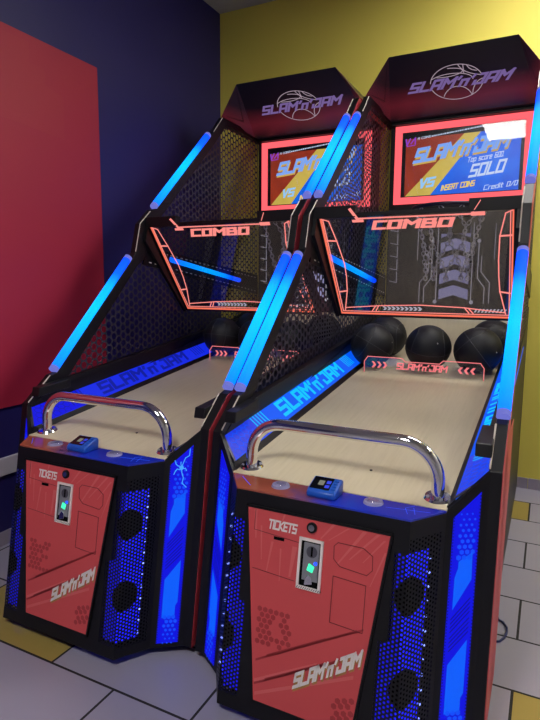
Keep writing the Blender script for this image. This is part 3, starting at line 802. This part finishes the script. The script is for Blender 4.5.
    for k in range(5):
        z0 = 1.24 + k * .10
        rdp.plate(FBk, [(-.092, z0), (0, z0 + .030), (.092, z0), (.092, z0 + .066), (0, z0 + .096), (-.092, z0 + .066)], .0005, .001)
    B(rdp, 'road_print', 'lav', bb)
    ci = MB()
    for s in (-1, 1):
        ci.stroke(FBk, [(s * .11, 1.73), (s * .11, 1.24)], .005, .0006); ci.disc(FBk, s * .115, 1.225, .013, .0006, .001, 16)
        ci.stroke(FBk, [(s * .145, 1.60), (s * .145, 1.38), (s * .19, 1.32), (s * .19, 1.22)], .005, .0006); ci.disc(FBk, s * .145, 1.615, .012, .0006, .001, 16)
        ci.stroke(FBk, [(s * .165, 1.52), (s * .165, 1.42), (s * .22, 1.35), (s * .22, 1.22)], .0045, .0006)
        ci.stroke(FBk, [(s * .24, 1.72), (s * .24, 1.50)], .004, .0006)
    B(ci, 'circuit_print', 'greyline', bb)
    mk = MB()
    for k in range(5):
        for x in (-.405,): mk.stroke(FBk, [(x - .02, 1.36 + k * .085), (x + .028, 1.35 + k * .085), (x + .028, 1.42 + k * .085)], .005, .0006)
    B(mk, 'bracket_print', 'greyline', bb)
    hx0, hr, hz, hy = .02, .205, 1.775, 1.95
    hp = B(MB().tube([(hx0 + hr * math.cos(2 * PI * i / 40), hy + hr * math.sin(2 * PI * i / 40), hz) for i in range(40)], .011, 10, closed=True), 'hoop', 'red_ring', smooth=True)
    B(MB().box((0, 2.25, hz - .005), (.16, .22, .012)).box((0, 2.345, hz - .05), (.18, .02, .12)), 'hoop_bracket', 'black2', hp)
    NS = 10
    for k in range(NS):
        a = 2 * PI * k / NS + .2; ch_ = MB(); nl = 17
        pts = []
        for i in range(nl + 1):
            t = i / nl; rr = hr - .01 - .07 * math.sin(t * PI / 2); aa = a + (.35 if k % 2 else -.35) * math.sin(t * PI * 1.5)
            pts.append(V((hx0 + rr * math.cos(aa), hy + rr * math.sin(aa), hz - .012 - .40 * t)))
        for i in range(nl):
            p, q = pts[i], pts[i + 1]; d = (q - p); L = d.length * .66; d.normalize()
            u = d.orthogonal().normalized(); u = Matrix.Rotation((i % 2) * PI / 2 + .5, 3, d) @ u; c = (p + q) / 2
            ch_.tube([c + d * (L * math.sin(2 * PI * j / 8)) + u * (.0098 * math.cos(2 * PI * j / 8)) for j in range(8)],   .0030, 5, closed=True)
        B(ch_, 'chain', 'chain', hp, smooth=True)
    # ---- screen
    zA, zB = 1.868, 2.366
    bd = MB()
    for q in (((-.415, zA), (.418, zA + .043)), ((-.415, zB - .040), (.418, zB)), ((-.415, zA + .043), (-.370, zB - .040)), ((.373, zA + .043), (.418, zB - .040))):
        (a, c), (b, d) = q; bd.plate(FBk, [(a, c), (b, c), (b, d), (a, d)], .0, .012)
    scr = B(bd, 'screen_border', 'pink')
    B(MB().plate(FBk, [(-.370, 1.911), (.373, 1.911), (.373, 2.326), (-.370, 2.326)], .0005, .002), 'screen_bezel', 'sc_dark', scr)
    h = .0022
    a0, a1, c0, c1 = -.345, .352, 1.918, 2.283
    sb = B(MB().plate(FBk, [(-.345, 1.918), (.352, 1.918), (.352, 2.283), (-.345, 2.283)], h, h + .0003), 'display', 'sc_blue', scr)
    B(MB().plate(FBk, [(a0, c0), (a0 + .02, c0), (.035, c1), (a0, c1)], h + .0004, h + .0006), 'red_field', 'sc_red', sb)
    B(MB().plate(FBk, [(a0 + .005, c0), (-.175, c0), (.118, c1), (.02, c1)], h + .0007, h + .0009), 'gold_band', 'sc_band', sb)
    G = Fr((0, 2.36, 0), V((1, 0, .09)), (0, 0, 1), (0, -1, 0))
    B(text(MB(), G, -.296, 2.138, .575, .094, "SLAM'n'JAM", 1.7, .35, h + .001, 1.75, .0002), 'title_shadow', 'sc_title2', sb)
    B(text(MB(), G, -.300, 2.150, .575, .094, "SLAM'n'JAM", 1.6, .35, h + .0014, 1.75, .0002), 'title_lettering', 'sc_title', sb)
    w = MB()
    text(w, G, .045, 2.098, .215, .033, 'Top score 600.', 1.0, .2, h + .001, 1.5, .0002)
    text(w, G, .055, 2.003, .205, .080, 'SOLO', 1.35, .3, h + .001, 1.7, .0002)
    text(w, G, .150, 1.913, .195, .030, 'Credit 0/0', 1.0, .25, h + .001, 1.4, .0002)
    B(w, 'score_lettering', 'sc_white', sb)
    B(text(MB(), G, -.258, 1.985, .100, .062, 'VS', 1.7, .3, h + .001, 1.8, .0002), 'versus_lettering', 'sc_sky', sb)
    B(text(MB(), G, -.110, 1.948, .205, .036, 'INSERT COINS', 1.3, .2, h + .001, 1.5, .0002), 'coins_lettering', 'sc_yellow', sb)
    w = MB(); text(w, G, -.270, 2.306 - .009, .085, .014, 'A COINS', 1.0, .1, h + .001, 1.5, .0002)
    x = -.18
    while x < .13:
        L = random.uniform(.004, .012); w.plate(G, [(x, 2.299), (x + L, 2.299), (x + L, 2.307), (x, 2.307)], h + .001, h + .0012); x += L + .004
    B(w, 'status_lettering', 'sc_white', sb)
    lg = MB(); lg.stroke(G, [(-.345, 2.312), (-.338, 2.276), (-.318, 2.312)], .009, h + .001, t=.0002); lg.stroke(G, [(-.312, 2.282), (-.285, 2.312), (-.285, 2.276)], .008, h + .001, t=.0002)
    lg.stroke(G, [(-.338, 2.268), (-.285, 2.268)], .005, h + .001, t=.0002)
    B(lg, 'corner_mark', 'sc_mag', sb)
    B(MB().plate(FBk, [(-.369, 1.912), (.372, 1.912), (.372, 2.325), (-.369, 2.325)], .0062, .0085), 'screen_glass', 'glass', scr)
    # ---- marquee hood
    T = V((.337, 1.834, 2.611)); Bt = V((.4335, 2.278, 2.392)); Tp = V((.4804, 1.877, 2.435)); mk_ = lambda p, s: V((s * p.x, p.y, p.z))
    bk = lambda p, s: V((s * p.x, 2.46, p.z))
    vs = []
    for s in (-1, 1): vs += [mk_(T, s), mk_(Bt, s), mk_(Tp, s), bk(T, s), bk(Bt, s), bk(Tp, s)]
    hd = MB().add(vs, [(0, 1, 7, 6), (0, 2, 1), (6, 7, 8), (0, 3, 5, 2), (6, 8, 11, 9), (0, 6, 9, 3), (3, 9, 11, 10, 4, 5), (1, 2, 5, 4), (7, 10, 11, 8), (1, 4, 10, 7)])
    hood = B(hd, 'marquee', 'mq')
    B(MB().box((0, 2.37, 2.385), (.87, .10, .03)), 'header', 'black', hood)
    dnm = (Bt - T); dnm.x = 0; dnm.normalize()
    FM = Fr((0, T.y, T.z), (1, 0, 0), -dnm)
    ey = lambda cx, cy, rx, ry, a0_, a1_: arc(cx, cy, rx, ry, a0_, a1_, 28)
    bl = MB(); C0 = (.003, -.255); w_ = .0045; hh = .0006
    for a_, b_ in ((14, 172), (196, 345)): bl.stroke(FM, ey(*C0, .145, .130, a_, b_), w_, hh)
    for cv in (ey(-.03, -.245, .125, .06, 0, 180), ey(-.05, -.175, .095, .030, -120, 80), ey(.19, -.10, .17, .13, 180, 260), ey(.0, -.40, .085, .115, 0, 180), ey(.16, -.37, .075, .12, 90, 190), [(.050, -.128 - .008 * i) for i in range(9)], ey(.13, -.13, .06, .06, 170, 260)):
        cv = [(x, y) for x, y in cv if ((x - .003) / .145) ** 2 + ((y + .255) / .13) ** 2 < 1]
        if len(cv) > 1: bl.stroke(FM, cv, w_, hh)
    B(bl, 'basketball_print', 'mq_line', hood)
    G = Fr(FM.P(0, 0, 0), FM.x, FM.y, FM.n)
    B(text(MB(), G, -.285, -.292, .565, .080, "SLAM'n'JAM", 1.55, .55, .0012, 1.8), 'marquee_lettering', 'mq_text', hood)
    for s in (-1, 1):
        a, b, c = mk_(T, s), mk_(Bt, s), mk_(Tp, s); cen = (a + b + c) / 3
        nr = (b - a).cross(c - a).normalized(); nr = nr if nr.x * s > 0 else -nr
        ii = [cen.lerp(p, .985) for p in (a, b, c)]
        pl = B(MB().prism(ii, nr * .0015), 'side_facet', 'mq_side', hood)
        jj = [cen.lerp(p, k) for p, k in ((a, .84), (b, .35), (c, .70))]; kk = [cen.lerp(p, k) for p, k in ((a, .62), (b, .25), (c, .62))]
        gm = MB()
        gm.prism([jj[0], jj[1], kk[1], kk[0]], nr * .0025); gm.prism([jj[1], jj[2], kk[2], kk[1]], nr * .0025)
        B(gm, 'facet_groove', 'black2', pl)
    return root

MA = make_machine('arcade_basketball_machine', (-.98623, .00147, 0), .00519, 'basketball arcade machine beside the navy wall, its deep blue lane prints lettered in dark blue', False, True)
MBm = make_machine('arcade_basketball_machine', (0, 0, 0), 0, 'basketball arcade machine nearer the viewer, its lane sides lettered in glowing cyan', True, False)

# ------------------------------------------------------------------ basketballs
def make_ball(R=.12):
    r = empty('basketball', (0, 0, 0))
    b = MB().sphere((0, 0, 0), R, 40, 24).build('rubber_skin', M['ball'], r, smooth=True)
    s = MB()
    for ax in range(2):
        pts = [V((math.cos(t), math.sin(t), 0)) if ax == 0 else V((math.cos(t), 0, math.sin(t))) for t in [2 * PI * i / 48 for i in range(48)]]
        s.tube([p * (R - .0007) for p in pts], .0021, 6, closed=True)
    for sg in (-1, 1):
        pts = []
        for i in range(48):
            t = 2 * PI * i / 48; p = V((sg * (.62 + .16 * math.cos(2 * t)), .78 * math.cos(t), .78 * math.sin(t))); p.normalize(); pts.append(p * (R - .0007))
        s.tube(pts, .0021, 6, closed=True)
    s.build('seam', M['ballseam'], r, smooth=True)
    MB().sphere(V((.35, -.75, .55)).normalized() * (R - .002), .0042, 10, 8).build('valve', M['valve'], r, smooth=True)
    return r
first = [True]
proto = make_ball()
def put_ball(mach, x, y, rot, label, lift=0):
    if first[0]: o = proto; first[0] = False
    else:
        o = proto.copy(); COL.objects.link(o)
        for c in proto.children:
            d = c.copy(); COL.objects.link(d); d.parent = o
    off = V((-.98623, .00147, 0)) if mach == 'A' else V((0, 0, 0))
    o.location = V((x, y, zl(y) + .12 * 1.0075 + lift)) + off; o.rotation_euler = rot
    tag(o, label, 'basketball', 'black basketballs behind the stop plates')
put_ball('B', 0, 1.59, (.3, .1, .2), 'black basketball alone in the middle of the cyan lettered lane')
put_ball('B', -.305, 1.575, (.2, .5, .9), 'black basketball at left on the cyan lettered lane, touching the stop plate end')
put_ball('B', -.290, 1.815, (.8, .2, .1), 'black basketball tucked behind the left front one on the cyan lettered lane')
put_ball('B', .255, 1.578, (.1, .9, .3), 'black basketball in front at right on the cyan lettered lane')
put_ball('B', .300, 1.815, (.5, .4, 1.2), 'black basketball behind the right front one on the cyan lettered lane')
put_ball('A', -.305, 1.578, (0, .2, 1.5), 'black basketball at left front on the lane beside the navy wall')
put_ball('A', -.215, 1.808, (.5, .3, .1), 'black basketball with pale valve behind two others on the lane beside the navy wall')
put_ball('A', -.055, 1.580, (.3, .7, .4), 'black basketball mid lane by the navy wall, partly hidden by light tubes')
put_ball('A', .195, 1.580, (.6, .3, .8), 'black basketball at right front on the navy wall lane, seen through perforated side')
put_ball('A', .300, 1.800, (.9, .1, .2), 'black basketball at right rear on the navy wall lane, seen through perforated side')

# cable loop on the floor by the right machine
cb = MB().tube([(.42, .82, .20), (.452, .815, .05), (.470, .806, .006), (.490, .795, .005), (.505, .765, .005), (.507, .735, .005), (.500, .69, .005), (.485, .66, .005), (.470, .65, .005), (.440, .66, .005)], .0042, 8).build('cable', M['cable'], None, smooth=True)
tag(cb, 'thin blue cable looping on the pale tiles beside the nearer machine', 'cable')

# ------------------------------------------------------------------ camera, world
f, yaw, pitch, roll, cx, cy, cz = 554.13375, .4640986, .1355444, -.0068342, .5687249, -1.4521719, 1.3311181
fw = V((-math.sin(yaw) * math.cos(pitch), math.cos(yaw) * math.cos(pitch), -math.sin(pitch)))
rt = V((math.cos(yaw), math.sin(yaw), 0)); dw = fw.cross(rt)
r2 = rt * math.cos(roll) + dw * math.sin(roll); d2 = dw * math.cos(roll) - rt * math.sin(roll)
cam = bpy.data.cameras.new('camera'); co = bpy.data.objects.new('camera', cam); COL.objects.link(co)
Rm = Matrix((r2, -d2, -fw)).transposed().to_4x4(); Rm.translation = V((cx, cy, cz)); co.matrix_world = Rm
cam.sensor_fit = 'VERTICAL'; cam.sensor_height = 36; cam.sensor_width = 27; cam.lens = f / 720 * 36; cam.clip_start = .02
SC.camera = co
w = bpy.data.worlds.new('World'); SC.world = w; w.use_nodes = True
w.node_tree.nodes['Background'].inputs[0].default_value = (.02, .02, .022, 1)
SC.view_settings.view_transform = 'Standard'; SC.view_settings.look = 'None'; SC.view_settings.gamma = 1; SC.view_settings.exposure = 0.0
SC.view_settings.use_curve_mapping = False
SC.cycles.transparent_max_bounces = 24; SC.cycles.max_bounces = 8; SC.cycles.use_denoising = True
